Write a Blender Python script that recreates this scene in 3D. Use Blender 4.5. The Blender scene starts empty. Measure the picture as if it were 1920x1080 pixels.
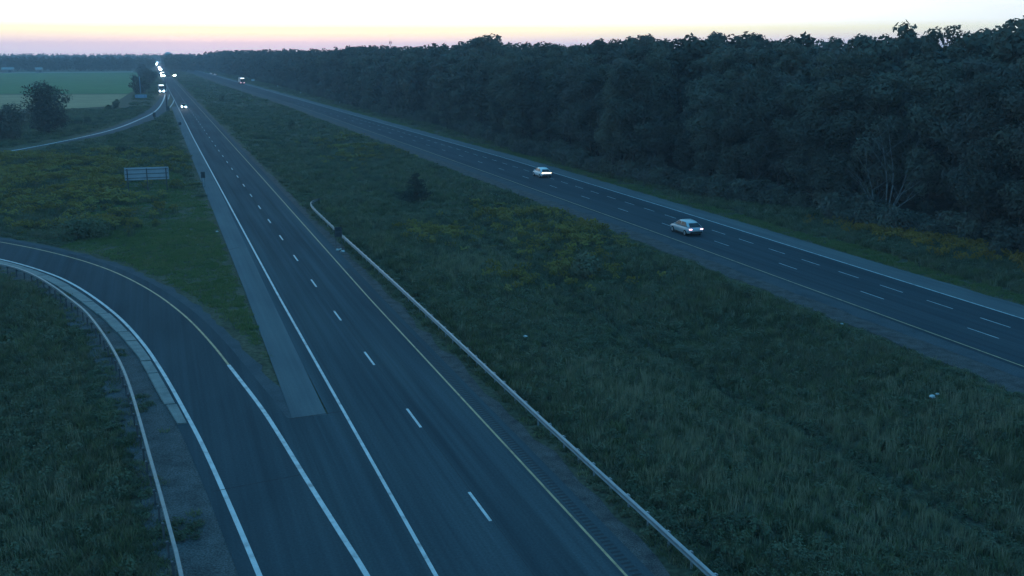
import bpy, bmesh, math, random
import numpy as np
from mathutils import Vector, Matrix

random.seed(7)
rng = np.random.default_rng(7)
sc = bpy.context.scene
COL = sc.collection
R = math.radians

# ------------------------------------------------------------------ camera
F, HOR, CAMH, YAW = 1907.0, 99.0, 20.12, 0.3348        # focal length in px of the 1920 wide picture, horizon row, metres, radians
PIT = math.atan((540 - HOR) / F)
cam_d = bpy.data.cameras.new('camera')
cam_d.sensor_width = 36.0
cam_d.lens = 36.0 * F / 1920.0
cam_d.clip_start = 0.5
cam_d.clip_end = 30000
cam = bpy.data.objects.new('camera', cam_d)
COL.objects.link(cam)
cam.location = (0, 0, CAMH)
cam.rotation_euler = (math.pi / 2 - PIT, 0, -YAW)
sc.camera = cam

# ------------------------------------------------------------------ render / exposure
sc.render.engine = 'CYCLES'
sc.cycles.use_denoising = True
sc.cycles.max_bounces = 5
sc.cycles.diffuse_bounces = 2
sc.cycles.glossy_bounces = 2
sc.cycles.transmission_bounces = 2
sc.cycles.volume_bounces = 0
sc.cycles.sample_clamp_indirect = 4.0
sc.cycles.use_light_tree = True
sc.view_settings.view_transform = 'Standard'
sc.view_settings.look = 'None'
sc.view_settings.exposure = 0.0
sc.view_settings.gamma = 1.0

# ------------------------------------------------------------------ world: clear sky some minutes after sunset
SUN_AZ = R(6)                                          # sunset direction, clockwise from +Y
w = bpy.data.worlds.new('World'); sc.world = w; w.use_nodes = True
nt = w.node_tree; nt.nodes.clear()
def N(t, **kw):
    n = nt.nodes.new(t)
    for k, v in kw.items(): setattr(n, k, v)
    return n
def wmath(op, a, b=None, clamp=False):
    n = N('ShaderNodeMath', operation=op, use_clamp=clamp)
    for i, v in enumerate((a, b)):
        if v is None: continue
        if isinstance(v, (int, float)): n.inputs[i].default_value = v
        else: nt.links.new(v, n.inputs[i])
    return n.outputs[0]
tc = N('ShaderNodeTexCoord')
sep = N('ShaderNodeSeparateXYZ'); nt.links.new(tc.outputs['Generated'], sep.inputs[0])
el = wmath('ARCSINE', sep.outputs['Z'])
el = wmath('MAXIMUM', wmath('DIVIDE', el, math.pi / 2), 0.0)
fac = wmath('POWER', el, 0.5)
def ramp(stops):
    r = N('ShaderNodeValToRGB')
    e = r.color_ramp.elements
    while len(e) > 1: e.remove(e[-1])
    for i, (deg, c) in enumerate(stops):
        p = math.sqrt(deg / 90.0)
        x = e[0] if i == 0 else e.new(p)
        x.position = p; x.color = (*c, 1)
    nt.links.new(fac, r.inputs[0])
    return r.outputs[0]
toward = ramp([(0, (.66, .61, .70)), (.35, (.74, .62, .70)), (.62, (.80, .64, .64)), (.95, (.82, .70, .52)), (1.3, (.86, .80, .50)), (1.7, (.95, .94, .84)),
               (8, (1, 1, 1)), (16, (.46, .80, .90)), (35, (.14, .50, .80)), (60, (.058, .33, .65)), (90, (.040, .265, .57))])
away = ramp([(0, (.17, .28, .42)), (4, (.20, .33, .48)), (12, (.13, .36, .57)), (35, (.066, .335, .645)), (60, (.047, .295, .61)), (90, (.040, .265, .57))])
hx, hy = math.sin(SUN_AZ), math.cos(SUN_AZ)
ln = wmath('SQRT', wmath('ADD', wmath('MULTIPLY', sep.outputs['X'], sep.outputs['X']), wmath('MULTIPLY', sep.outputs['Y'], sep.outputs['Y'])))
dt = wmath('ADD', wmath('MULTIPLY', sep.outputs['X'], hx), wmath('MULTIPLY', sep.outputs['Y'], hy))
dt = wmath('DIVIDE', dt, wmath('MAXIMUM', ln, 1e-4))
gl = wmath('POWER', wmath('MULTIPLY', wmath('ADD', dt, 1.0), 0.5, clamp=True), 6.0)
# thin streaks of evening cloud low over the horizon
mp = N('ShaderNodeMapping'); mp.inputs['Scale'].default_value = (3, 3, 130)
nt.links.new(tc.outputs['Generated'], mp.inputs['Vector'])
nz = N('ShaderNodeTexNoise'); nz.inputs['Scale'].default_value = 3.0; nz.inputs['Detail'].default_value = 4
nt.links.new(mp.outputs[0], nz.inputs['Vector'])
st = wmath('ADD', 0.93, wmath('MULTIPLY', nz.outputs['Fac'], 0.14))
mx = N('ShaderNodeMix', data_type='RGBA'); nt.links.new(gl, mx.inputs[0]); nt.links.new(away, mx.inputs[6]); nt.links.new(toward, mx.inputs[7])
sky = N('ShaderNodeTexSky', sky_type='NISHITA'); sky.sun_disc = False
sky.sun_elevation = R(0.5); sky.sun_rotation = SUN_AZ; sky.altitude = 100
sks = N('ShaderNodeVectorMath', operation='SCALE'); nt.links.new(sky.outputs[0], sks.inputs[0]); sks.inputs['Scale'].default_value = 0.012
cs = N('ShaderNodeVectorMath', operation='SCALE'); nt.links.new(mx.outputs[2], cs.inputs[0]); nt.links.new(st, cs.inputs['Scale'])
ad = N('ShaderNodeVectorMath', operation='ADD'); nt.links.new(cs.outputs[0], ad.inputs[0]); nt.links.new(sks.outputs[0], ad.inputs[1])
bg = N('ShaderNodeBackground'); bg.inputs['Strength'].default_value = 1.76
nt.links.new(ad.outputs[0], bg.inputs[0])
wo = N('ShaderNodeOutputWorld'); nt.links.new(bg.outputs[0], wo.inputs[0])

# faint, very soft afterglow from the sunset side
sl = bpy.data.lights.new('sun', 'SUN'); sl.energy = 0.03; sl.angle = R(30); sl.color = (1, .86, .7)
so = bpy.data.objects.new('sun', sl); COL.objects.link(so)
so.rotation_euler = Vector((-hx * math.cos(R(8)), -hy * math.cos(R(8)), -math.sin(R(8)))).to_track_quat('-Z', 'Y').to_euler()

# ------------------------------------------------------------------ picture row/column -> point on a level
def G(px, py, z=0.0):
    x = (np.asarray(px, float) - 960) / F; y = (np.asarray(py, float) - 540) / F
    c, s = math.cos(PIT), math.sin(PIT)
    fw = c - y * s; dn = s + y * c
    t = (CAMH - z) / dn
    return np.stack([(x * math.cos(YAW) + fw * math.sin(YAW)) * t, (-x * math.sin(YAW) + fw * math.cos(YAW)) * t], -1)
def GP(pts, z=0.0):
    a = np.array(pts, float); return G(a[:, 0], a[:, 1], z)

# ------------------------------------------------------------------ materials
MATS = {}
def principled(name, rough=.8, spec=.2, metal=0.0):
    m = bpy.data.materials.new(name); m.use_nodes = True
    b = m.node_tree.nodes['Principled BSDF']
    b.inputs['Roughness'].default_value = rough
    b.inputs['Specular IOR Level'].default_value = spec
    b.inputs['Metallic'].default_value = metal
    MATS[name] = m
    return m, m.node_tree, b
def noisemat(name, cols, scale=1.0, detail=5, rough=.85, spec=.15, metal=0.0, stretch=(1, 1, 1), fine=None, bump=0.0, lo=.3, hi=.7, rand=0.0, thin=0.0, streak=0.0):
    """cols spread over a noise ramp in world space; fine=(scale, amount) multiplies a second grain"""
    m, t, b = principled(name, rough, spec, metal)
    nn = t.nodes.new; L = t.links.new
    geo = nn('ShaderNodeNewGeometry'); mp = nn('ShaderNodeMapping'); mp.inputs['Scale'].default_value = stretch
    L(geo.outputs['Position'], mp.inputs['Vector'])
    nz = nn('ShaderNodeTexNoise'); nz.inputs['Scale'].default_value = scale; nz.inputs['Detail'].default_value = detail
    L(mp.outputs[0], nz.inputs['Vector'])
    cr = nn('ShaderNodeValToRGB'); e = cr.color_ramp.elements
    while len(e) > 1: e.remove(e[-1])
    k = len(cols)
    for i, c in enumerate(cols):
        p = lo + (hi - lo) * i / max(k - 1, 1)
        x = e[0] if i == 0 else e.new(p)
        x.position = p; x.color = (*c, 1)
    fin = nz.outputs['Fac']
    if rand:
        oi = nn('ShaderNodeObjectInfo')
        ma = nn('ShaderNodeMath'); ma.operation = 'MULTIPLY_ADD'; L(oi.outputs['Random'], ma.inputs[0]); ma.inputs[1].default_value = rand; L(fin, ma.inputs[2])
        mb = nn('ShaderNodeMath'); mb.operation = 'SUBTRACT'; L(ma.outputs[0], mb.inputs[0]); mb.inputs[1].default_value = rand / 2
        fin = mb.outputs[0]
    L(fin, cr.inputs[0])
    out = cr.outputs[0]
    if fine:
        n2 = nn('ShaderNodeTexNoise'); n2.inputs['Scale'].default_value = fine[0]; n2.inputs['Detail'].default_value = 3
        L(geo.outputs['Position'], n2.inputs['Vector'])
        mr = nn('ShaderNodeMapRange'); mr.inputs[1].default_value = .3; mr.inputs[2].default_value = .7
        mr.inputs[3].default_value = 1 - fine[1]; mr.inputs[4].default_value = 1 + fine[1]
        L(n2.outputs['Fac'], mr.inputs[0])
        vm = nn('ShaderNodeVectorMath'); vm.operation = 'SCALE'; L(out, vm.inputs[0]); L(mr.outputs[0], vm.inputs['Scale'])
        out = vm.outputs[0]
        if bump:
            bp = nn('ShaderNodeBump'); bp.inputs['Strength'].default_value = bump; bp.inputs['Distance'].default_value = .05
            L(n2.outputs['Fac'], bp.inputs['Height']); L(bp.outputs[0], b.inputs['Normal'])
    if streak:                                            # wheel paths, drips and joints drawn out along the lanes
        m3 = nn('ShaderNodeMapping'); m3.inputs['Scale'].default_value = (1.5, .012, 1); L(geo.outputs['Position'], m3.inputs['Vector'])
        n3 = nn('ShaderNodeTexNoise'); n3.inputs['Scale'].default_value = 1.0; n3.inputs['Detail'].default_value = 5; n3.inputs['Roughness'].default_value = .65; L(m3.outputs[0], n3.inputs['Vector'])
        r3 = nn('ShaderNodeMapRange'); r3.inputs[1].default_value = .32; r3.inputs[2].default_value = .68; r3.inputs[3].default_value = 1 - streak; r3.inputs[4].default_value = 1 + streak; L(n3.outputs['Fac'], r3.inputs[0])
        v3 = nn('ShaderNodeVectorMath'); v3.operation = 'SCALE'; L(out, v3.inputs[0]); L(r3.outputs[0], v3.inputs['Scale']); out = v3.outputs[0]
    L(out, b.inputs['Base Color'])
    if thin:                                              # leaves and blades let some light through
        tr = nn('ShaderNodeBsdfTranslucent'); L(out, tr.inputs[0]); ms = nn('ShaderNodeMixShader'); ms.inputs[0].default_value = thin
        L(b.outputs[0], ms.inputs[1]); L(tr.outputs[0], ms.inputs[2]); L(ms.outputs[0], t.nodes['Material Output'].inputs['Surface'])
    return m
def emit(name, col, strength):
    m, t, b = principled(name, .4, .3)
    b.inputs['Base Color'].default_value = (.5, .5, .5, 1)
    b.inputs['Emission Color'].default_value = (*col, 1); b.inputs['Emission Strength'].default_value = strength
    return m

noisemat('asphalt', [(0.0373, 0.0478, 0.0542), (0.047, 0.0587, 0.0653), (0.0543, 0.0666, 0.0717)], .35, 4, .95, .015, stretch=(1, .12, 1), fine=(9, .14), streak=0.26)
noisemat('asphalt_ramp', [(0.034, 0.0423, 0.0476), (0.0423, 0.0522, 0.0585), (0.0509, 0.0607, 0.0662)], .3, 4, .95, .015, stretch=(.7, .18, 1), fine=(9, .14), streak=0.18)
noisemat('asphalt_new', [(0.0316, 0.0403, 0.0466), (0.0417, 0.0511, 0.0587), (0.0476, 0.057, 0.0634)], .35, 4, .95, .015, stretch=(1, .1, 1), fine=(9, .12), streak=0.18)
noisemat('asphalt_dark', [(0.0315, 0.0336, 0.0364), (0.042, 0.0434, 0.0462)], .6, 4, .95, .015, fine=(11, .2))
noisemat('asphalt_old', [(0.0463, 0.0533, 0.0597), (0.0616, 0.0685, 0.0743), (0.0701, 0.0762, 0.0808)], .5, 5, .95, .015, fine=(8, .18))
noisemat('pale_shoulder', [(0.0828, 0.09, 0.0972), (0.0972, 0.1044, 0.1094), (0.108, 0.1138, 0.1166)], .5, 5, .95, .015, stretch=(1, .2, 1), fine=(10, .10), streak=0.12)
noisemat('concrete', [(0.108, 0.1152, 0.1116), (0.1512, 0.1548, 0.144), (0.18, 0.18, 0.1692)], 1.3, 6, .85, .2, fine=(14, .2))
noisemat('gravel', [(.040, .036, .036), (.068, .060, .058), (.090, .080, .076)], 1.1, 7, .95, .05, fine=(16, .5), bump=.5)
noisemat('dirt', [(.040, .042, .042), (.066, .066, .066), (.085, .084, .082)], .7, 7, .95, .05, fine=(12, .5), bump=.5)
noisemat('paint_white', [(.20, .205, .205), (.34, .35, .345), (.41, .42, .415), (.44, .45, .44)], 1.5, 6, .6, .3, fine=(20, .15))
noisemat('paint_worn', [(.18, .185, .185), (.34, .345, .34), (.42, .425, .42)], 1.2, 6, .65, .3, fine=(20, .2))
noisemat('paint_yellow', [(.16, .12, .075), (.32, .205, .10), (.38, .245, .12), (.41, .27, .14)], 1.4, 6, .65, .3, fine=(20, .2))
noisemat('groove', [(.026, .028, .030), (.034, .036, .038)], 3, 3, .9, .1)
noisemat('crack', [(.018, .018, .020), (.04, .04, .042)], 3, 3, .9, .1)
noisemat('ground', [(.044, .042, .028), (.058, .058, .036), (.074, .066, .044), (.058, .062, .038)], .16, 7, .95, .03, fine=(3.2, .45), bump=.6)
noisemat('green_field', [(0.054, 0.1172, 0.0459), (0.0662, 0.1361, 0.0501), (0.0612, 0.121, 0.0478)], .01, 4, .95, .03, stretch=(.15, 2, 1), fine=(.05, .15))
noisemat('stubble', [(0.2387, 0.1673, 0.085), (0.2754, 0.1918, 0.0986), (0.257, 0.1836, 0.0918)], .02, 5, .95, .03, stretch=(.2, 1.5, 1), fine=(.09, .15))
noisemat('farm_track', [(0.16, 0.16, 0.128), (0.208, 0.2, 0.16)], .05, 4, .95, .03)
noisemat('grass_green', [(0.0713, 0.0853, 0.0437), (0.1188, 0.1394, 0.0645), (0.1566, 0.1643, 0.079), (0.1318, 0.129, 0.079)], .10, 5, .9, .04, rand=.5, lo=.41, hi=.59, thin=.35)
noisemat('grass_short', [(0.0876, 0.124, 0.0455), (0.1139, 0.1585, 0.055), (0.1477, 0.1562, 0.0664)], .12, 5, .9, .04, rand=.5, thin=.35)
noisemat('straw', [(0.1495, 0.1552, 0.092), (0.1955, 0.1955, 0.115), (0.23, 0.2127, 0.138)], .4, 4, .9, .05, rand=.4, thin=.3)
noisemat('goldenrod', [(.17, .145, .045), (.23, .18, .048), (.21, .175, .060)], .25, 4, .9, .04, rand=.4, thin=.3)
noisemat('rusty_bloom', [(.22, .135, .035), (.30, .18, .045), (.26, .17, .05)], .25, 4, .9, .04, rand=.4, thin=.3)
noisemat('weed', [(0.0728, 0.0858, 0.0546), (0.104, 0.1222, 0.0702), (0.13, 0.1378, 0.0858)], .2, 4, .9, .04, rand=.5, thin=.3)
noisemat('leaf', [(0.0614, 0.0637, 0.0507), (0.091, 0.0932, 0.0714), (0.1308, 0.1274, 0.0922), (0.1092, 0.1024, 0.0853)], .16, 4, .85, .06, rand=.6, lo=.25, hi=.75, thin=.3)
noisemat('leaf_far', [(0.0711, 0.0704, 0.0576), (0.0872, 0.0845, 0.0656), (0.0985, 0.0923, 0.0704)], .02, 3, .9, .04, rand=.4, thin=.3)
noisemat('needle', [(.036, .048, .036), (.056, .066, .048)], .8, 4, .9, .05)
noisemat('bark', [(.05, .042, .034), (.085, .072, .06)], 3, 5, .95, .05)
noisemat('bark_pale', [(0.1296, 0.1237, 0.1179), (0.1886, 0.1827, 0.1709)], 3, 5, .9, .05)
noisemat('galvanised', [(0.162, 0.1782, 0.189), (0.2052, 0.2214, 0.2322), (0.2376, 0.2484, 0.2592)], 1.5, 5, .5, .4, .25)
noisemat('rail_weathered', [(0.1581, 0.1634, 0.1634), (0.2213, 0.2213, 0.2161), (0.1897, 0.1792, 0.1634)], 1.2, 5, .6, .3, .2)
noisemat('post_dark', [(.05, .055, .06), (.09, .095, .10)], 2, 4, .8, .2)
noisemat('sign_back', [(0.264, 0.304, 0.336), (0.32, 0.36, 0.384)], 1.5, 4, .55, .3, .2)
noisemat('sign_dark', [(.035, .038, .042), (.05, .053, .058)], 2, 3, .7, .2)
noisemat('sign_pale', [(.40, .45, .46), (.50, .54, .55)], 2, 3, .5, .3)
noisemat('sign_blue', [(.16, .26, .36), (.18, .29, .39)], 2, 3, .5, .3)
noisemat('litter', [(0.33, 0.33, 0.312), (0.432, 0.432, 0.42)], 6, 4, .7, .2)
noisemat('car_silver', [(0.3277, 0.3705, 0.3919), (0.3562, 0.399, 0.4133)], 1, 2, .28, .5, .15)
noisemat('car_white', [(0.561, 0.578, 0.595), (0.612, 0.629, 0.629)], 1, 2, .28, .5)
noisemat('car_dark', [(.03, .032, .036), (.04, .042, .046)], 1, 2, .3, .5)
noisemat('glass_dark', [(.008, .009, .011), (.012, .013, .015)], 1, 2, .2, .28)
noisemat('tyre', [(.012, .012, .012), (.02, .02, .02)], 4, 3, .9, .1)
noisemat('rim', [(.25, .26, .27), (.32, .33, .34)], 4, 3, .4, .5, .5)
noisemat('plastic_dark', [(.02, .021, .022), (.03, .031, .032)], 3, 3, .6, .3)
noisemat('truck_body', [(.20, .21, .22), (.26, .27, .28)], 1, 3, .45, .4)
noisemat('tank_pale', [(.40, .46, .44), (.46, .52, .50)], .2, 3, .7, .2)
noisemat('barn_wall', [(.14, .13, .12), (.18, .17, .15)], .3, 3, .8, .2)
noisemat('mast_steel', [(.35, .16, .12), (.42, .22, .18)], .1, 2, .7, .2)
emit('tail_pink', (1.0, .50, .58), 5.0)
emit('tail_red', (1.0, .10, .08), 5.0)
emit('tail_bar', (1.0, .74, .42), 6.0)
emit('headlight', (.74, .86, 1.0), 5000.0)
emit('headlight_near', (.80, .90, 1.0), 700.0)
emit('headlight_mid', (.74, .86, 1.0), 700.0)
emit('lamp_warm', (1.0, .93, .72), 1400.0)
emit('marker_white', (.85, .93, 1.0), 4.0)

# ------------------------------------------------------------------ mesh helpers
def link(name, me, mat=None, parent=None):
    o = bpy.data.objects.new(name, me); COL.objects.link(o)
    if mat and me is not None and not me.materials: me.materials.append(MATS[mat])
    if parent is not None: o.parent = parent
    return o
def pymesh(name, v, f, smooth=False):
    me = bpy.data.meshes.new(name); me.from_pydata([tuple(map(float, p)) for p in v], [], [tuple(map(int, q)) for q in f]); me.update()
    if smooth:
        for p in me.polygons: p.use_smooth = True
    return me
def tag(o, label=None, cat=None, group=None, kind=None):
    if label: o['label'] = label
    if cat: o['category'] = cat
    if group: o['group'] = group
    if kind: o['kind'] = kind
    return o
def empty(name, loc, rz=0.0):
    o = bpy.data.objects.new(name, None); COL.objects.link(o); o.empty_display_size = .3
    o.location = loc; o.rotation_euler = (0, 0, rz); return o
def copy_tree(o, parent=None):
    c = o.copy(); COL.objects.link(c); c.parent = parent
    for ch in list(o.children): copy_tree(ch, c)
    return c
class MB:
    """collects vertices and faces of ONE part"""
    def __init__(s): s.v = []; s.f = []
    def add(s, v, f):
        n = len(s.v); s.v += [tuple(p) for p in v]; s.f += [tuple(i + n for i in q) for q in f]; return s
    def box(s, c, d, rz=0.0, taper=1.0):
        x, y, z = c; a, b, h = d[0] / 2, d[1] / 2, d[2] / 2; cr, sr = math.cos(rz), math.sin(rz)
        P = []
        for k, t in ((-h, 1.0), (h, taper)):
            for i, j in ((-a, -b), (a, -b), (a, b), (-a, b)):
                i *= t; j *= t; P.append((x + i * cr - j * sr, y + i * sr + j * cr, z + k))
        return s.add(P, [(3, 2, 1, 0), (4, 5, 6, 7), (0, 1, 5, 4), (1, 2, 6, 5), (2, 3, 7, 6), (3, 0, 4, 7)])
    def tube(s, a, b, ra, rb, n=7):
        a, b = Vector(a), Vector(b); d = (b - a).normalized()
        u = d.orthogonal().normalized(); q = d.cross(u)
        P = []
        for p, r in ((a, ra), (b, rb)):
            for i in range(n):
                t = 2 * math.pi * i / n; P.append(p + (u * math.cos(t) + q * math.sin(t)) * r)
        return s.add(P, [(i, (i + 1) % n, n + (i + 1) % n, n + i) for i in range(n)] + [tuple(range(n - 1, -1, -1)), tuple(range(n, 2 * n))])
    def loft(s, rings, close=True, caps=True):
        n = len(rings[0]); P = [p for r in rings for p in r]; Fc = []
        for k in range(len(rings) - 1):
            for i in range(n if close else n - 1):
                j = (i + 1) % n; Fc.append((k * n + i, k * n + j, (k + 1) * n + j, (k + 1) * n + i))
        if caps and close: Fc += [tuple(range(n - 1, -1, -1)), tuple((len(rings) - 1) * n + i for i in range(n))]
        return s.add(P, Fc)
    def build(s, name, mat, parent=None, smooth=False, bevel=0.0):
        me = pymesh(name, s.v, s.f, smooth)
        o = link(name, me, mat, parent)
        if bevel:
            m = o.modifiers.new('bevel', 'BEVEL'); m.width = bevel; m.segments = 2; m.limit_method = 'ANGLE'
        return o

def lerp_line(pts, ys):
    a = np.array(sorted(pts, key=lambda p: p[1])); return np.interp(ys, a[:, 1], a[:, 0])
def resample(poly, n=None, step=None):
    p = np.asarray(poly, float); d = np.r_[0, np.cumsum(np.hypot(*np.diff(p, axis=0).T))]
    if n is None: n = max(2, int(round(d[-1] / step)) + 1)
    s = np.linspace(0, d[-1], n)
    return np.stack([np.interp(s, d, p[:, 0]), np.interp(s, d, p[:, 1])], -1)
def smooth_poly(poly, it=3):
    p = np.asarray(poly, float)
    for _ in range(it):                                   # Chaikin, ends kept
        q = np.empty((2 * len(p) - 2 + 2, 2)); q[0] = p[0]; q[-1] = p[-1]
        q[1:-1:2] = .75 * p[:-1] + .25 * p[1:]; q[2:-1:2] = (.25 * p[:-1] + .75 * p[1:])[: len(q[2:-1:2])]
        p = q
    return p
def offset(poly, d):
    p = np.asarray(poly, float); t = np.gradient(p, axis=0); t /= np.hypot(t[:, 0], t[:, 1])[:, None]
    return p + np.stack([t[:, 1], -t[:, 0]], -1) * d      # d > 0: to the right of the direction of travel
def ribbon(name, L, Rr, z, mat, parent=None, jag=(0, 0)):
    n = len(L); v = []; L = np.array(L, float); Rr = np.array(Rr, float)
    if jag[0]: L[:, 0] += rng.normal(0, jag[0], n)
    if jag[1]: Rr[:, 0] += rng.normal(0, jag[1], n)
    for a, b in zip(L, Rr): v += [(a[0], a[1], z), (b[0], b[1], z)]
    return link(name, pymesh(name, v, [(2 * i, 2 * i + 1, 2 * i + 3, 2 * i + 2) for i in range(n - 1)]), mat, parent)
def stripe(name, poly, width, z, mat, parent):
    return ribbon(name, offset(poly, -width / 2), offset(poly, width / 2), z, mat, parent)

# ------------------------------------------------------------------ the course of the roads (metres; X right, Y away)
def ext(pts, near=-70, far=None):
    p = [tuple(q) for q in pts]
    p.sort(key=lambda q: q[1])
    p = [(p[0][0], near)] + p
    if far: p += far
    return p
C1 = lambda x, y: (1240 + x / 2.8235, 400 + y / 2.8235)
white_l = ext(GP([(818, 1080), (651, 783), (525, 560), (480, 477), (363, 260), (326.7, 186.7)]), far=[(9.1, 1000), (9.1, 4000)])
yellow_l = ext(GP([(1175, 1080), (693, 560), (488.5, 330)]), far=[(16.3, 500), (16.4, 1000), (16.4, 4000)])
white_r = ext(GP([C1(1920, 560), C1(130, 0), (960, 300), (600, 198)]), far=[(58.0, 700), (52.0, 1140), (40, 1600), (5, 2600)])
yellow_r = ext(GP([C1(1920, 812), C1(0, 112), (960, 340), (558, 198.5)]), far=[(47.5, 700), (41.8, 1140), (30, 1600), (-5, 2600)])
YS = np.r_[np.arange(-70, 140, 2.0), np.arange(140, 500, 6.0), np.arange(500, 2600, 25.0)]
WL = lerp_line(white_l, YS); YL = lerp_line(yellow_l, YS); WR = lerp_line(white_r, YS); YR = lerp_line(yellow_r, YS)
def smooth_x(a):
    k = np.array([1, 2, 3, 2, 1.]) / 9; b = np.convolve(np.pad(a, 2, 'edge'), k, 'valid'); return b
WL, YL, WR, YR = map(smooth_x, (WL, YL, WR, YR))
P2 = lambda x, ys=YS: np.stack([x, ys], -1)
fx = lambda arr, y: np.interp(y, YS, arr)

ramp_left_line = smooth_poly(np.vstack([[(5.0, 5), (3.4, 28)], GP([(488, 1080), (387, 847), (345, 768), (307, 700), (267, 640), (213, 583), (133, 528), (67, 503), (0, 485)]), [(-24.5, 123), (-36, 137), (-52, 150)]]))
ramp_right_line = smooth_poly(np.vstack([[(8.0, 5), (7.1, 28)], GP([(690, 1080), (640, 1003), (569, 890), (550, 858.6), (522, 813), (491.7, 765.6), (433, 690), (400, 647), (350, 593), (283, 543), (200, 502), (100, 473), (0, 453)]), [(-26.5, 133), (-38, 146), (-54, 158)]]))
rampL = resample(ramp_left_line, 160); rampR = resample(ramp_right_line, 160)

exit_up = smooth_poly(GP([(314, 150), (308, 163), (301.5, 182), (289, 198), (265, 214), (224, 235), (143, 259), (70, 273), (0, 284.5), (-160, 303)]))
exit_lo = smooth_poly(GP([(322, 160), (318, 180), (312, 208), (300, 221), (265, 233), (204, 253), (106, 269), (50, 279), (0, 289.5), (-160, 309)]))
exU = resample(exit_up, 90); exL = resample(exit_lo, 90)
exU[:, 0] = np.minimum(exU[:, 0], 8.5)

# distance of points to the paved surfaces (negative inside)
def seg_dist(X, Y, poly):
    p = np.asarray(poly, float); d = np.full(X.shape, 1e9)
    for a, b in zip(p[:-1], p[1:]):
        e = b - a; t = np.clip(((X - a[0]) * e[0] + (Y - a[1]) * e[1]) / (e @ e + 1e-9), 0, 1)
        d = np.minimum(d, np.hypot(X - a[0] - t * e[0], Y - a[1] - t * e[1]))
    return d
rc = (resample(rampL, 40) + resample(rampR, 40)) / 2; rc_w = np.hypot(*(resample(rampL, 40) - resample(rampR, 40)).T).mean() / 2
ec = (resample(exU, 30) + resample(exL, 30)) / 2
def pave_dist(X, Y):
    d = np.maximum(fx(WL, Y) - 2.8 - X, X - fx(YL, Y) - 2.1)
    d = np.minimum(d, np.maximum(fx(YR, Y) - 4.4 - X, X - fx(WR, Y) - 3.3))
    dr = seg_dist(X, Y, rc)
    d = np.minimum(d, dr - rc_w - 1.7)
    d = np.minimum(d, seg_dist(X, Y, ec) - 3.6)
    g = (Y < 57) & (X > 3) & (X < 10)
    return np.where(g, np.minimum(d, -0.5), d)
def vnoise(X, Y, s, seed=0):
    x = X / s + seed * 17.3; y = Y / s + seed * 9.1
    return (np.sin(x * 1.3 + 1.7 * np.sin(y * .9)) + np.sin(y * 1.7 + 1.3 * np.sin(x * 1.1 + 2)) + np.sin((x + y) * .8 + 3)) / 3
DITCH = np.array([[0, 33.5], [50, 33.8], [90, 34.2], [150, 34], [400, 34]], float)
def ditch_x(Y): return np.interp(Y, DITCH[:, 0], DITCH[:, 1]) + .5 * np.sin(Y / 13.)
def zfun(X, Y):
    X = np.asarray(X, float); Y = np.asarray(Y, float)
    d = pave_dist(X, Y)
    m = np.clip((d - .6) / 5, 0, 1); m = m * m * (3 - 2 * m)
    u = np.clip((X - 20.5) / 27.0, 0, 1)
    dip = np.where((X > 20.5) & (X < 47.5), -1.1 * np.sin(np.pi * u) ** 2, 0) * np.clip((900 - Y) / 300, 0, 1)
    bm = .16 * vnoise(X, Y, 3.1) + .22 * vnoise(X, Y, 9.0, 2) + .2 * vnoise(X, Y, 23, 5)
    rampside = np.clip((-X - 4 - (Y - 60) * .18) / 12, 0, 1) * np.clip((95 - Y) / 15, 0, 1)
    dl = np.exp(-((X - ditch_x(Y)) / .8) ** 2) + .5 * np.exp(-((X - ditch_x(Y) + 2.6) / .5) ** 2)
    dip = dip - .32 * dl * np.clip((260 - Y) / 60, 0, 1)
    return -0.06 + m * (bm * np.clip((400 - Y) / 120, 0, 1)) + dip - 1.3 * m * rampside

# ------------------------------------------------------------------ ground
gx = np.r_[-3200, -2000, -1000, -600, -400, -300, np.arange(-240, -60, 12.0), np.arange(-60, 110, 1.25), np.arange(110, 240, 10.0), 300, 450, 700, 1200, 2200, 3400]
gy = np.r_[-400, -200, -120, -80, np.arange(-50, 20, 5.0), np.arange(20, 190, 1.25), np.arange(190, 420, 4.0), np.arange(420, 1000, 20.0), np.arange(1000, 2000, 100.0), 2450, 2900, 3300]
GX, GY = np.meshgrid(gx, gy)
GZ = zfun(GX, GY)
nx, ny = len(gx), len(gy)
me = bpy.data.meshes.new('ground')
vv = np.stack([GX.ravel(), GY.ravel(), GZ.ravel()], -1)
ii = (np.arange(ny - 1)[:, None] * nx + np.arange(nx - 1)[None, :]).ravel()
me.from_pydata(vv.tolist(), [], np.stack([ii, ii + 1, ii + nx + 1, ii + nx], -1).tolist()); me.update()
for p in me.polygons: p.use_smooth = True
ground = tag(link('ground', me, 'ground'), kind='structure')

# ------------------------------------------------------------------ roads
def structure(o): return tag(o, kind='structure')
lc = structure(ribbon('left_carriageway', P2(WL - .9), P2(YL + 1.05), .004, 'asphalt'))
structure(ribbon('median_gravel', P2(YL + .85), P2(YL + 1.85), -.012, 'gravel', jag=(0, .22)))
stripe('edge_line', P2(WL), .17, .009, 'paint_white', lc)
stripe('edge_line', P2(YL), .115, .009, 'paint_yellow', lc)
stripe('lane_seam', P2((WL + YL) / 2 + .12, YS)[YS < 400], .03, .0065, 'groove', lc)
MID = (WL + YL) / 2
def dashes(parent, xs, y0, period, length, width, yend, mat):
    for y in np.arange(y0, yend, period):
        ys = np.array([y, y + length]); x = fx(xs, ys)
        ribbon('lane_dash', np.stack([x - width / 2, ys], -1), np.stack([x + width / 2, ys], -1), .009, mat, parent)
dashes(lc, MID, 39.4 - 5 * 12.2, 12.2, 3.2, .14, 640, 'paint_white')
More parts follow.
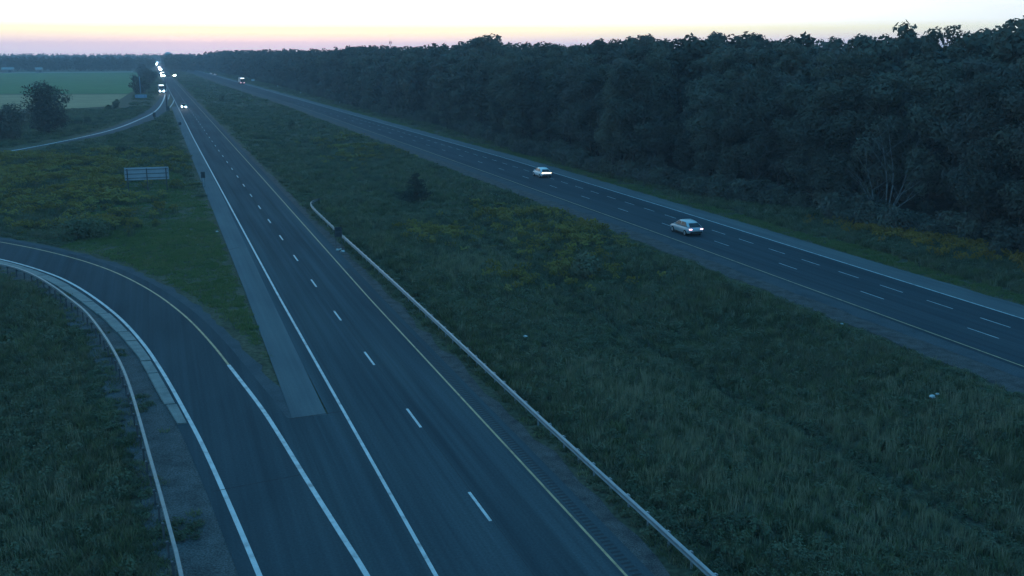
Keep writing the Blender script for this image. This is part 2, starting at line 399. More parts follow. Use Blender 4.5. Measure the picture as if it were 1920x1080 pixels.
# milled rumble grooves beside the yellow line
rs = MB()
for y in np.arange(24, 95, .33):
    x = float(fx(YL, y)) + .22
    rs.add([(x, y, .0075), (x + .42, y, .0075), (x + .42, y + .15, .0075), (x, y + .15, .0075)], [(0, 1, 2, 3)])
tag(rs.build('rumble_strip', 'groove', lc), kind='stuff')
# pale left shoulder with its squared end
ysl = YS[(YS > 55.4) & (YS < 420)]; ysl = np.r_[55.4, ysl]
right_edge = np.interp(ysl, [55, 60, 112, 160, 250, 420], [8.05, 8.08, 8.3, 8.55, 8.62, 8.65])
leftb = np.interp(ysl, [55, 90, 243, 420], [6.12, 6.34, 6.45, 6.6])
ps = structure(ribbon('shoulder_pavement', P2(leftb, ysl), P2(np.minimum(right_edge, fx(WL, ysl) - .11), ysl), .0075, 'pale_shoulder'))
for y, x0, x1 in ((108.5, 6.3, 7.5), (170, 6.3, 8.2), (196, 6.3, 8.4)):
    ribbon('joint', [(x0, y), (x0, y + .12)], [(x1, y + 1.2), (x1, y + 1.32)], .0105, 'crack', ps)
# ramp joining from the left
rp = structure(ribbon('ramp_pavement', offset(rampL, -.75), offset(rampR, .95), 0.0, 'asphalt_ramp'))
structure(ribbon('ramp_gravel', offset(rampR, .7), offset(rampR, 1.75), -.014, 'asphalt_old', jag=(0, .15)))
sel = rampL[:, 1] < 125
structure(ribbon('ramp_verge', offset(rampL[sel], -3.6), offset(rampL[sel], -.5), -.016, 'dirt', jag=(.25, 0)))
stripe('edge_line', rampL, .22, .005, 'paint_white', rp)
k0 = int(np.argmin(np.abs(rampR[:, 1] - 66.5)))
stripe('edge_line', rampR[:k0 + 1], .23, .0085, 'paint_white', rp)
stripe('edge_line', rampR[k0:], .15, .0085, 'paint_yellow', rp)
# paved gore between ramp and carriageway
gp = [(6.0, 55.45), (8.15, 55.45)] + [(float(fx(WL, y)) - .5, y) for y in (55, 45, 35, 20, 0, -60)] + [(7.5, -60), (7.3, 10), (6.9, 30), (6.2, 40), (5.5, 47), (5.0, 54.4), (4.75, 56.6), (5.25, 57.2), (5.6, 56.1)]
me = pymesh('gore_pavement', [(x, y, .002) for x, y in gp], [tuple(range(len(gp) - 1, -1, -1))])
gore = structure(link('gore_pavement', me, 'asphalt'))
ja, jb = GP([(400, 922), (563, 891)])
ribbon('joint', [ja, ja + (0, .07)], [jb, jb + (0, .07)], .0055, 'crack', rp)
ribbon('joint', [(6.0, 55.3), (6.0, 55.42)], [(9.0, 55.55), (9.0, 55.62)], .0098, 'crack', gore)
# concrete gutter slabs along the ramp
gut = structure(empty('gutter', (0, 0, 0)))
jp = [(333, 797), (321, 760), (307, 729), (290, 701), (279, 678), (256, 640), (246, 623), (230, 606), (212, 588), (188, 566), (140, 537), (98, 516.5), (50, 500), (0, 487.5)]
jw = np.interp(GP(jp)[:, 1], [56, 62, 75, 85, 112], [.60, .82, .78, .62, .46])
gpts = GP(jp)
def gut_mid(y): return np.interp(y, gpts[:, 1], gpts[:, 0])
llx = lambda y: float(np.interp(y, rampL[:, 1], rampL[:, 0]))
for a in range(len(gpts) - 1):
    y0, y1 = gpts[a][1] + random.uniform(.05, .12), gpts[a + 1][1] - random.uniform(.04, .10); shift = random.uniform(-.07, .05)
    nseg = 4; ysq = np.linspace(y0, y1, nseg); lift = random.uniform(-.02, .02)
    rings = []
    for y in ysq:
        wd = float(np.interp(y, gpts[:, 1], jw)); slope = 1 + min(1.4, max(0, (y - 70) / 22))
        xr = llx(y) - .24 * slope + shift; xl = xr - wd * slope * .80
        zt = .10 + lift
        rings.append([(xl, y, -.05), (xl, y, zt - .01), (xl + .05, y, zt + .01), (xl + (xr - xl) * .45, y, zt - .015), (xr - .04, y, zt - .01), (xr, y, zt - .04), (xr, y, -.05)])
    MB().loft(rings).build('slab', 'concrete', gut)
# right carriageway, three lanes
rcw = structure(ribbon('right_carriageway', P2(YR - .5), P2(WR + .12), .004, 'asphalt_new'))
structure(ribbon('inner_shoulder', P2(YR - 2.1), P2(YR - .3), -.003, 'asphalt_old', jag=(.12, 0)))
structure(ribbon('inner_gravel', P2(YR - 4.3), P2(YR - 1.9), -.014, 'gravel', jag=(.35, 0)))
structure(ribbon('outer_shoulder', P2(WR + .0), P2(WR + 3.2), -.001, 'pale_shoulder', jag=(0, .06)))
stripe('edge_line', P2(WR), .17, .009, 'paint_white', rcw)
stripe('edge_line', P2(YR), .12, .009, 'paint_yellow', rcw)
UPX = YR + (WR - YR) * .695; LOX = YR + (WR - YR) * .37
dashes(rcw, UPX, 57.4 - 6.05 * 3, 6.05, 3.05, .11, 330, 'paint_worn')
dashes(rcw, LOX, 55.3 - 12.7, 12.7, 3.1, .11, 430, 'paint_worn')
# exit road far left and its lines
ex = structure(ribbon('exit_road', exU, exL, -.004, 'asphalt_old'))
mid = exU * .55 + exL * .45
stripe('edge_line', mid[6:], .5, .002, 'paint_worn', ex)
stripe('edge_line', (exU * .05 + exL * .95)[8:40], .35, .002, 'paint_worn', ex)
gl_a = GP([(326, 188), (324, 194), (318, 202), (312, 208)])
stripe('gore_line', resample(gl_a, 14), .35, .0125, 'paint_white', ex)
# median crossover track at the far end
ca = GP([(322, 143), (392, 143.5)]); structure(ribbon('crossover_track', [ca[0] + (0, 3), ca[1] + (0, 3)], [ca[0] - (0, 3), ca[1] - (0, 3)], -.03, 'gravel'))

# ------------------------------------------------------------------ fields far left
def field(name, px, z, mat):
    p = GP(px); me = pymesh(name, [(a, b, z) for a, b in p], [tuple(range(len(p)))]); return structure(link(name, me, mat))
field('green_field', [(-400, 178.5), (240, 176), (262, 165), (258, 136), (-400, 140)], .06, 'green_field')
field('stubble_field', [(-400, 210), (130, 204), (205, 200), (240, 177), (-400, 179.5)], .10, 'stubble')
field('field_track', [(-400, 140.5), (250, 136), (250, 134), (-400, 138.6)], .14, 'farm_track')

# ------------------------------------------------------------------ vegetation
def zat(x, y): return float(zfun(np.array([x]), np.array([y]))[0])
edge_pts = sorted([tuple(p) for p in GP([(1920, 492), (1560, 405), (1240, 348), (1000, 290), (840, 238), (720, 214), (600, 180)])] + [(76.0, 700), (70, 1000), (64, 1250), (56, 1500)], key=lambda p: p[1])
edge_pts = [(84, -60)] + edge_pts + [(30, 2300)]
def forest_x(y): a = np.array(edge_pts); return np.interp(y, a[:, 1], a[:, 0])

def leaf_quads(P, Nn, size, rg, aspect=.62):
    """leaf clumps: one bent quad each"""
    n = len(P); up = rg.normal(size=(n, 3)); t = np.cross(Nn, up); t /= np.linalg.norm(t, axis=1)[:, None] + 1e-9
    b = np.cross(Nn, t); s = size * rg.uniform(.6, 1.35, n)[:, None]
    V = np.stack([P - t * s * .5, P - b * s * .5 * aspect, P + t * s * .5 + Nn * s * .12, P + b * s * .5 * aspect], 1).reshape(-1, 3)
    return V
def crown_mesh(name, seed, H, rad, nleaf, size, z0=.1, conic=False, nl=16, mat='leaf', flat=.75):
    rg = np.random.default_rng(seed)
    zc = rg.uniform(z0, .93, nl) * H
    prof = np.sin(np.pi * np.clip((zc / H - z0 + .10) / (1.18 - z0), .05, 1)) ** .7
    if conic: prof = 1.02 - zc / H
    ang = rg.uniform(0, 2 * np.pi, nl); rr = rad * prof * rg.uniform(.25, .72, nl)
    lc_ = np.stack([np.cos(ang) * rr, np.sin(ang) * rr, zc], -1)
    lr = rad * rg.uniform(.28, .50, nl) * np.clip(prof, .45, 1)
    cz = np.array([.28, .5, .7]) * H; lc_ = np.vstack([lc_, np.c_[np.zeros((3, 2)), cz]])
    cp = (1.02 - cz / H) if conic else np.array([.85, 1, .8])
    lr = np.r_[lr, rad * .60 * cp]; nl += 3
    k = rg.choice(nl, nleaf, p=lr ** 2 / (lr ** 2).sum())
    d = rg.normal(size=(nleaf, 3)); d /= np.linalg.norm(d, axis=1)[:, None]
    q = rg.uniform(.55, 1.10, nleaf) ** .6
    lump = 1 + .18 * np.sin(d[:, 0] * 7 + k) * np.sin(d[:, 2] * 6 + k * 2) + .12 * np.sin(d[:, 1] * 9 + k)
    P = lc_[k] + d * (lr[k] * q * lump)[:, None] * np.array([1, 1, flat])
    P[:, 2] = np.clip(P[:, 2], .15, None)
    Nn = d + rg.normal(0, .45, (nleaf, 3)) + np.array([0, 0, .35]); Nn /= np.linalg.norm(Nn, axis=1)[:, None]
    V = leaf_quads(P, Nn, size, rg)
    me = bpy.data.meshes.new(name)
    me.from_pydata(V.tolist(), [], np.arange(len(V)).reshape(-1, 4).tolist()); me.update()
    me.materials.append(MATS[mat]); return me
def trunk_mesh(name, seed, H, r0, rad, mat='bark', nlimb=6):
    rg = random.Random(seed); m = MB(); p = Vector((0, 0, -.3)); n = 5; r = r0
    pts = [p]
    for i in range(n):
        q = pts[-1] + Vector((rg.uniform(-.25, .25), rg.uniform(-.25, .25), H * .78 / n)); m.tube(pts[-1], q, r, r * .74, 7); pts.append(q); r *= .74
    for i in range(nlimb):
        b = pts[1 + i % (n - 1)]; a = rg.uniform(0, 6.28); L = rad * rg.uniform(.5, .8)
        e = b + Vector((math.cos(a) * L, math.sin(a) * L, L * .9)); m.tube(b, e, r0 * .3, r0 * .08, 5)
    me = pymesh(name, m.v, m.f, True); me.materials.append(MATS[mat]); return me

crowns = [crown_mesh('crown', 100 + i, 21.5 + (i % 3), 4.4 + .4 * (i % 2), 9500, .40, .05, nl=24) for i in range(5)]
crowns_mid = [crown_mesh('crown_mid', 120 + i, 21.5 + (i % 3), 4.6, 2400, .85, .05, nl=20) for i in range(4)]
crowns_far = [crown_mesh('crown_far', 140 + i, 21 + (i % 2), 4.9, 900, 1.35, .05, nl=16, mat='leaf_far') for i in range(3)]
trunks = [trunk_mesh('trunk', 160 + i, 20, .26, 4.2) for i in range(3)]
def tree(name, crown, trunk, loc, s=1.0, sz=None, rz=None, label=None, cat='tree', group=None):
    o = empty(name, loc, random.uniform(0, 6.28) if rz is None else rz); o.scale = (s, s, sz or s)
    link('crown', crown, parent=o); link('trunk', trunk, parent=o)
    tag(o, label, cat, group); return o
# forest wall beside the right carriageway: the nearest 290 trees one by one, the wood behind as one mass
cand = []
y = 44.0
while y < 1300:
    stp = 4.6 if y < 400 else 5.8
    for row in range(9):
        if row > 4 and y > 700: continue
        x = float(forest_x(y)) + 3.0 + row * 5.4 + random.uniform(-1.6, 1.6) + (2.4 * math.sin(y / 9.0) + 1.6 * math.sin(y / 3.7 + 1) if row < 2 else 0)
        cand.append((x, y + random.uniform(-1.8, 1.8), row))
    y += stp
dead_xy = (83.2, 100.8)
cand = [c for c in cand if not (math.hypot(c[0] - dead_xy[0], c[1] - dead_xy[1]) < 4.6 or (c[0] < dead_xy[0] + 1.5 and 88 < c[1] < 106))]
def seen(c): return c[1] > 55 and abs(math.atan2(c[0], c[1]) - YAW) < R(29)
near = sorted([c for c in cand if c[2] <= 1 and seen(c)], key=lambda c: math.hypot(c[0], c[1]) + 40 * c[2])[:290]
nearset = set(near)
def az_of(px): return math.atan2(*G(px, 400))
for i, c in enumerate(near):
    d = math.hypot(c[0], c[1]); row = c[2]
    cr = crowns[i % 5] if d < 260 else (crowns_mid[i % 4] if d < 520 else crowns_far[i % 3])
    s = random.choice((.52, .62, .72, .80, .88, .95)) * random.uniform(.93, 1.07) if row == 0 else random.uniform(.92, 1.04)
    az = math.atan2(c[0], c[1]); rowname = 'front-row leafy forest tree' if row == 0 else 'second-rank leafy forest tree'
    zone = [n_ for a_, n_ in ((az_of(1660), 'right of the pale dead tree'), (az_of(1288), 'between the pale dead tree and the silver car'), (az_of(1017), 'between the silver car and the white car'),
                              (az_of(637), 'between the white car and the nearest marker post'), (-9, 'beyond the nearest marker post, toward the distant lorry')) if az >= a_][0]
    tree('broadleaf_tree', cr, trunks[i % 3], (c[0], c[1], zat(c[0], c[1])), s * random.uniform(.92, 1.1), s,
         label=rowname + ' ' + zone, group='forest wall trees, ' + ('front row ' if row == 0 else 'second rank ') + zone)

def gn_scatter(name, pts, scl, rot, idx, protos, label=None, cat=None, tilt=None):
    pc = bpy.data.collections.new(name + '_kinds')
    for k, me in enumerate(protos):
        pc.objects.link(bpy.data.objects.new('%s_kind_%02d' % (name, k), me))
    me = bpy.data.meshes.new(name); me.from_pydata(np.asarray(pts, float).tolist(), [], [])
    for an, arr, ty in (('scl', np.asarray(scl, np.float32), 'FLOAT_VECTOR'), ('rotz', np.asarray(rot, np.float32), 'FLOAT_VECTOR'), ('kindex', np.asarray(idx, np.int32), 'INT')):
        a = me.attributes.new(an, ty, 'POINT'); a.data.foreach_set('vector' if ty == 'FLOAT_VECTOR' else 'value', arr.ravel())
    o = link(name, me)
    ng = bpy.data.node_groups.new(name + '_scatter', 'GeometryNodeTree')
    ng.interface.new_socket('Geometry', in_out='INPUT', socket_type='NodeSocketGeometry'); ng.interface.new_socket('Geometry', in_out='OUTPUT', socket_type='NodeSocketGeometry')
    n = ng.nodes.new; L = ng.links.new
    gi = n('NodeGroupInput'); go = n('NodeGroupOutput'); ci = n('GeometryNodeCollectionInfo'); ci.inputs['Collection'].default_value = pc
    ci.inputs['Separate Children'].default_value = True; ci.inputs['Reset Children'].default_value = True
    ip = n('GeometryNodeInstanceOnPoints'); ip.inputs['Pick Instance'].default_value = True
    def attr(nm, ty):
        a = n('GeometryNodeInputNamedAttribute'); a.data_type = ty; a.inputs['Name'].default_value = nm
        return [s for s in a.outputs if s.enabled and s.name == 'Attribute'][0]
    L(gi.outputs[0], ip.inputs['Points']); L(ci.outputs[0], ip.inputs['Instance'])
    L(attr('kindex', 'INT'), ip.inputs['Instance Index'])
    L(attr('scl', 'FLOAT_VECTOR'), ip.inputs['Scale'])
    er = n('FunctionNodeEulerToRotation'); L(attr('rotz', 'FLOAT_VECTOR'), er.inputs[0]); L(er.outputs[0], ip.inputs['Rotation'])
    L(ip.outputs[0], go.inputs[0])
    md = o.modifiers.new('scatter', 'NODES'); md.node_group = ng
    return tag(o, label, cat, kind='stuff')

rest = [c for c in cand if c not in nearset]
P = np.array([(c[0], c[1], -.1) for c in rest]); dd = np.hypot(P[:, 0], P[:, 1])
sv = rng.uniform(.93, 1.08, len(P)); rowv = np.array([c[2] for c in rest]); sv += np.where(rowv >= 2, .03, 0)
# a few taller groups stand up over the skyline
for px, py, amt in ((1330, 60, .06), (1660, 60, .08), (905, 80, .12), (690, 95, .06), (1880, 60, .06)):
    az = math.atan2(*G(px, 400)); sv += amt * np.exp(-((np.arctan2(P[:, 0], P[:, 1]) - az) / R(1.0)) ** 2)
gn_scatter('forest', P, np.stack([sv, sv, sv], -1), np.stack([0 * sv, 0 * sv, rng.uniform(0, 6.28, len(P))], -1),
           np.where(dd < 330, rng.integers(0, 4, len(P)), rng.integers(4, 7, len(P))), crowns_mid + crowns_far,
           'dark mass of woodland behind the roadside trees along the right carriageway', 'forest')
# far woods: behind the fields and across the far end of the median
fw = []
for _ in range(900):
    x = random.uniform(-620, 4); y = 1235 + random.random() ** 1.5 * 420 + max(0, -x - 200) * .05; fw.append((x, y, random.uniform(.68, .80)))
for _ in range(240): fw.append((random.uniform(20, 66), random.uniform(1150, 1800), random.uniform(.72, .92)))
for _ in range(420): fw.append((random.uniform(-420, 420), random.uniform(2250, 2700), random.uniform(.8, .95)))
fw = np.array(fw)
gn_scatter('far_wood', np.c_[fw[:, :2], np.zeros(len(fw))], np.stack([fw[:, 2] * 1.25, fw[:, 2] * 1.25, fw[:, 2]], -1),
           np.stack([np.zeros(len(fw)), np.zeros(len(fw)), rng.uniform(0, 6.28, len(fw))], -1), rng.integers(0, 3, len(fw)), crowns_far,
           'hazy far woodland on the horizon behind the fields and median', 'woodland')

# pale leafless tree in front of the forest
def branching(m, p, d, L, r, depth, rg):
    q = p + d * L; m.tube(p, q, r, r * .7, 5)
    if depth == 0: return
    for _ in range(2 if depth < 3 else 3):
        nd = (d + Vector((rg.uniform(-.35, .35), rg.uniform(-.35, .35), rg.uniform(.0, .28)))).normalized()
        branching(m, q, nd, L * rg.uniform(.68, .86), r * .62, depth - 1, rg)
dt_ = empty('dead_tree', (dead_xy[0], dead_xy[1], zat(*dead_xy)))
tag(dt_, 'pale bare multi-stemmed dead tree against the dark forest at right', 'tree')
rg = random.Random(11); perp = Vector((math.cos(-.69), math.sin(-.69), 0))
def crooked(m, p, d, L, r, n, forks):
    for i in range(n):
        d = (d + Vector((rg.uniform(-.16, .16), rg.uniform(-.16, .16), rg.uniform(-.04, .14)))).normalized(); q = p + d * (L / n) * rg.uniform(.8, 1.2)
        m.tube(p, q, r, r * .80, 5); r *= .80; p = q
        if forks and i > 0 and rg.random() < .8:
            side = perp * rg.choice((-1, 1)) * rg.uniform(.4, .9) + Vector((0, rg.uniform(-.4, .4), .6)); crooked(m, p, side.normalized(), L * rg.uniform(.25, .45), r * .6, 4, forks - 1)
stm = MB(); stm.tube((0, 0, -.3), (.05, .05, 1.6), .24, .20, 7); stm.build('trunk', 'bark_pale', dt_, True)
for off, lean, L in ((-2.2, -.10, 9.5), (-1.9, -.28, 7.0), (-.3, .05, 11.0), (.2, .16, 12.0), (.5, .34, 11.0), (.7, .62, 8.5), (.6, 1.1, 5.5)):
    m = MB(); p = perp * off * .55 + Vector((0, 0, 1.2 if abs(off) < 1 else -.2)); crooked(m, p, (perp * lean + Vector((0, rg.uniform(-.08, .08), 1))).normalized(), L, .12, 7, 2); m.build('branch', 'bark_pale', dt_, True)

# single trees and bushes
def bush(name, px, base, top, wpx, mesh_seed, label, cat='bush', nleaf=900, size=.35, mat='weed', z0=.02, conic=False, nl=12, trunk=True, group=None):
    x, y = G(px, base); zg = zat(x, y)
    dist = math.hypot(x, y); up = math.hypot(dist, CAMH)
    pos = G(px, base)
    # height from the row of its top, at the distance of its foot
    a_top = math.atan2(F * math.sin(PIT) + (top - 540) * math.cos(PIT), F * math.cos(PIT) - (top - 540) * math.sin(PIT))
    fwd = x * math.sin(YAW) + y * math.cos(YAW)
    Hh = max(.5, CAMH - fwd * math.tan(a_top) - zg); wd = wpx / F * math.hypot(fwd, CAMH)
    o = empty(name, (x, y, zg), random.uniform(0, 6)); me_ = crown_mesh('crown', mesh_seed, Hh, wd * .62, nleaf, size, z0, conic, nl, mat)
    link('crown', me_, parent=o)
    if trunk: link('trunk', trunk_mesh('trunk', mesh_seed, Hh, max(.05, Hh * .016), wd * .4), parent=o)
    return tag(o, label, cat, group)
bush('field_tree', 92, 249, 154, 80, 301, 'rounded dark tree standing alone beside the tan field', 'tree', 6500, .55, 'leaf', .03, nl=40)
bush('field_tree', 22, 262, 194, 66, 302, 'low dark spreading tree at the left edge beside the far exit road', 'tree', 3600, .5, 'leaf', .03, nl=20)
bush('field_tree', -18, 262, 205, 50, 303, 'dark tree cut off by the left edge of the picture', 'tree', 2600, .5, 'leaf', .03, nl=18)
bush('roadside_tree', 262, 176, 138, 38, 304, 'bushy dark tree at the end of the green field left of the headlights', 'tree', 2200, .8, 'leaf', .03, nl=18)
bush('roadside_tree', 281, 158, 126, 26, 305, 'further dark tree between the bushy tree and the line of headlights', 'tree', 1300, 1.0, 'leaf_far', .03)
bush('roadside_tree', 268, 146, 120, 24, 306, 'small far dark tree behind the bushy roadside tree', 'tree', 900, 1.2, 'leaf_far', .03)
def conifer_mesh(name, seed, H, rad):
    rg = np.random.default_rng(seed); V = []; nb = 0
    for k in range(15):
        z = H * (.05 + .90 * k / 15); r0 = rad * (1 - z / H) ** .75 * (1.0 if k % 2 else .86)
        for b in range(int(7 + 9 * (1 - z / H))):
            a = rg.uniform(0, 6.28); L = r0 * rg.uniform(.55, 1.15); n = max(8, int(26 * L))
            t = rg.uniform(.05, 1, n) ** .8; px_ = np.stack([np.cos(a) * L * t, np.sin(a) * L * t, z + .18 * L * t ** 2 - .10 * L * t + rg.normal(0, .05, n)], -1) + rg.normal(0, .09, (n, 3)) * (1.1 - t[:, None])
            nn_ = rg.normal(0, .5, (n, 3)) + np.array([0, 0, .8]); nn_ /= np.linalg.norm(nn_, axis=1)[:, None]
            V.append(leaf_quads(px_, nn_, .26, rg, .4))
    V = np.vstack(V); me = bpy.data.meshes.new(name); me.from_pydata(V.tolist(), [], np.arange(len(V)).reshape(-1, 4).tolist()); me.update(); me.materials.append(MATS['needle']); return me
x, y = G(780, 364); o = tag(empty('evergreen_bush', (x, y, zat(x, y))), 'dark pointed evergreen bush standing alone in the grassy median', 'bush')
link('crown', conifer_mesh('crown', 307, 4.7, 3.0), parent=o); link('trunk', trunk_mesh('trunk', 307, 4.4, .10, .6), parent=o)
bush('small_bush', 547, 237, 219, 13, 308, 'small dark bush in the far median left of the right carriageway', 'bush', 700, .4, 'weed')
bush('small_bush', 416, 187, 174, 12, 309, 'tiny dark bush in the median below the distant lorry', 'bush', 500, .5, 'weed')
bush('small_bush', 231, 291, 274, 34, 310, 'low dark bush between the exit road and the big sign', 'bush', 1000, .45, 'weed')
bush('small_bush', 218, 203, 186, 14, 311, 'upright small bush at the corner of the tan field', 'bush', 700, .6, 'weed')
bush('small_bush', 205, 206, 197, 13, 312, 'rounded small bush left of the upright one by the tan field', 'bush', 600, .6, 'weed')
bush('small_bush', 146, 234, 219, 22, 313, 'dark bush on the bank right of the rounded tree', 'bush', 800, .6, 'weed')
bush('small_bush', 165, 230, 219, 14, 314, 'smaller dark bush beside the exit road bank', 'bush', 600, .6, 'weed')
bush('small_bush', 160, 442, 418, 110, 315, 'wide low dark thicket beside the curve of the ramp', 'thicket', 3200, .30, 'weed', nl=30)
bush('small_bush', 1095, 505, 478, 70, 316, 'dark leafy mound in the middle of the median grass', 'thicket', 1500, .30, 'weed', nl=16)

# undergrowth at the foot of the forest
U = []
for y in np.arange(50, 760, 1.5):
    for k in range(3 if y < 350 else 1):
        U.append((float(forest_x(y)) + random.uniform(-1.6, 4.0), y + random.uniform(-.7, .7), random.uniform(.5, 1.25) * (1 if y < 350 else 1.5)))
U = np.array(U); shrubs = [crown_mesh('shrub', 400 + i, 2.8, 2.0, 900, .36, .02, nl=10, mat='leaf') for i in range(3)]
gn_scatter('undergrowth', np.c_[U[:, :2], zfun(U[:, 0], U[:, 1]) - .05], np.stack([U[:, 2]] * 3, -1), np.stack([0 * U[:, 2], 0 * U[:, 2], rng.uniform(0, 6.28, len(U))], -1),
           rng.integers(0, 3, len(U)), shrubs, 'shrubby undergrowth along the foot of the forest', 'undergrowth')

# grasses and weeds
def tuft(name, seed, nb, h, spread, width, mats, tip=0, lean=.35):
    rg = np.random.default_rng(seed); v = []; f = []; mi = []
    for b in range(nb):
        a = rg.uniform(0, 6.28); r = spread * math.sqrt(rg.uniform()); x, y = r * math.cos(a), r * math.sin(a)
        hh = h * rg.uniform(.55, 1.1); la = rg.uniform(0, 6.28); l = lean * hh * rg.uniform(.2, 1)
        wa = rg.uniform(0, 6.28); wx, wy = math.cos(wa) * width / 2, math.sin(wa) * width / 2
        mx_, my_ = x + math.cos(la) * l * .4, y + math.sin(la) * l * .4; tx, ty = x + math.cos(la) * l, y + math.sin(la) * l
        n = len(v); v += [(x - wx, y - wy, -.05), (x + wx, y + wy, -.05), (mx_ + wx * .8, my_ + wy * .8, hh * .6), (mx_ - wx * .8, my_ - wy * .8, hh * .6), (tx, ty, hh)]
        f += [(n, n + 1, n + 2, n + 3), (n + 3, n + 2, n + 4)]; mi += [0, 0]
        if tip and rg.uniform() < tip:
            n = len(v); s = .055 + .05 * rg.uniform()
            v += [(tx - s, ty, hh * .86), (tx + s, ty, hh * .9), (tx + s * .4, ty + s, hh * 1.05), (tx - s * .4, ty - s, hh * 1.08)]
            f += [(n, n + 1, n + 2), (n, n + 3, n + 1), (n, n + 2, n + 3)]; mi += [1, 1, 1]
    me = pymesh(name, v, f)
    for m in mats: me.materials.append(MATS[m])
    me.polygons.foreach_set('material_index', mi); return me
K = []
K += [tuft('short_grass', 500 + i, 34, .17, .34, .035, ['grass_short'], lean=.8) for i in range(3)]           # 0-2 mown verge
K += [tuft('meadow_grass', 510 + i, 30, .55, .32, .04, ['grass_green'], lean=.6) for i in range(4)]            # 3-6 meadow
K += [tuft('goldenrod', 520 + i, 24, .85, .36, .05, ['weed', 'goldenrod'], .75, .3) for i in range(3)]         # 7-9 goldenrod
K += [tuft('seed_grass', 530 + i, 14, .85, .28, .028, ['straw'], 0, .35) for i in range(2)]          # 10-11 straw coloured stalks
K += [crown_mesh('weed_clump', 540 + i, .7, .55, 150, .13, .02, nl=6, mat='weed') for i in range(3)]            # 12-14 broad-leaved weeds
K += [tuft('rusty_goldenrod', 550 + i, 26, .95, .36, .05, ['weed', 'rusty_bloom'], .8, .3) for i in range(2)]               # 15-16 browning goldenrod
def ell(px, py, ax, ay):
    c = G(px, py); return (c[0], c[1], ax, ay)
GOLD = [ell(100, 320, 13, 20), ell(190, 345, 9, 12), ell(60, 380, 12, 12), ell(150, 298, 14, 10), ell(30, 300, 10, 9), ell(170, 415, 6, 5), ell(330, 300, 4, 14),
        ell(1000, 410, 6, 9), ell(1090, 450, 6, 7), ell(930, 400, 4, 8), ell(850, 430, 4, 8), ell(670, 280, 7, 16), ell(640, 262, 6, 14), ell(1060, 505, 5, 4),
        ell(1730, 450, 3, 9), ell(1860, 492, 3, 8), ell(1640, 436, 2.4, 6)]
SEED = [ell(1210, 745, 3.5, 6), ell(1300, 830, 4, 5), ell(1260, 700, 3, 5), ell(1560, 800, 5, 5), ell(1860, 760, 6, 5), ell(1400, 900, 5, 5), ell(1700, 950, 5, 4), ell(900, 480, 5, 10), ell(60, 980, 2, 4), ell(1120, 690, 3, 4)]
MOWN = GP([(470, 600), (360, 545), (230, 495), (110, 462), (150, 447), (215, 440), (215, 385), (205, 350), (250, 335), (322, 318), (345, 330), (390, 400), (425, 470)])
def in_poly(X, Y, P):
    r = np.zeros(X.shape, bool)
    for (a, b), (c, d) in zip(P, np.roll(P, -1, 0)):
        r ^= ((b > Y) != (d > Y)) & (X < (c - a) * (Y - b) / (d - b + 1e-12) + a)
    return r
def infl(L, X, Y):
    r = np.zeros(X.shape)
    for a, b, c, d in L: r = np.maximum(r, np.exp(-(((X - a) / c) ** 2 + ((Y - b) / d) ** 2)))
    return r
allp = []; alls = []; allr = []; alli = []
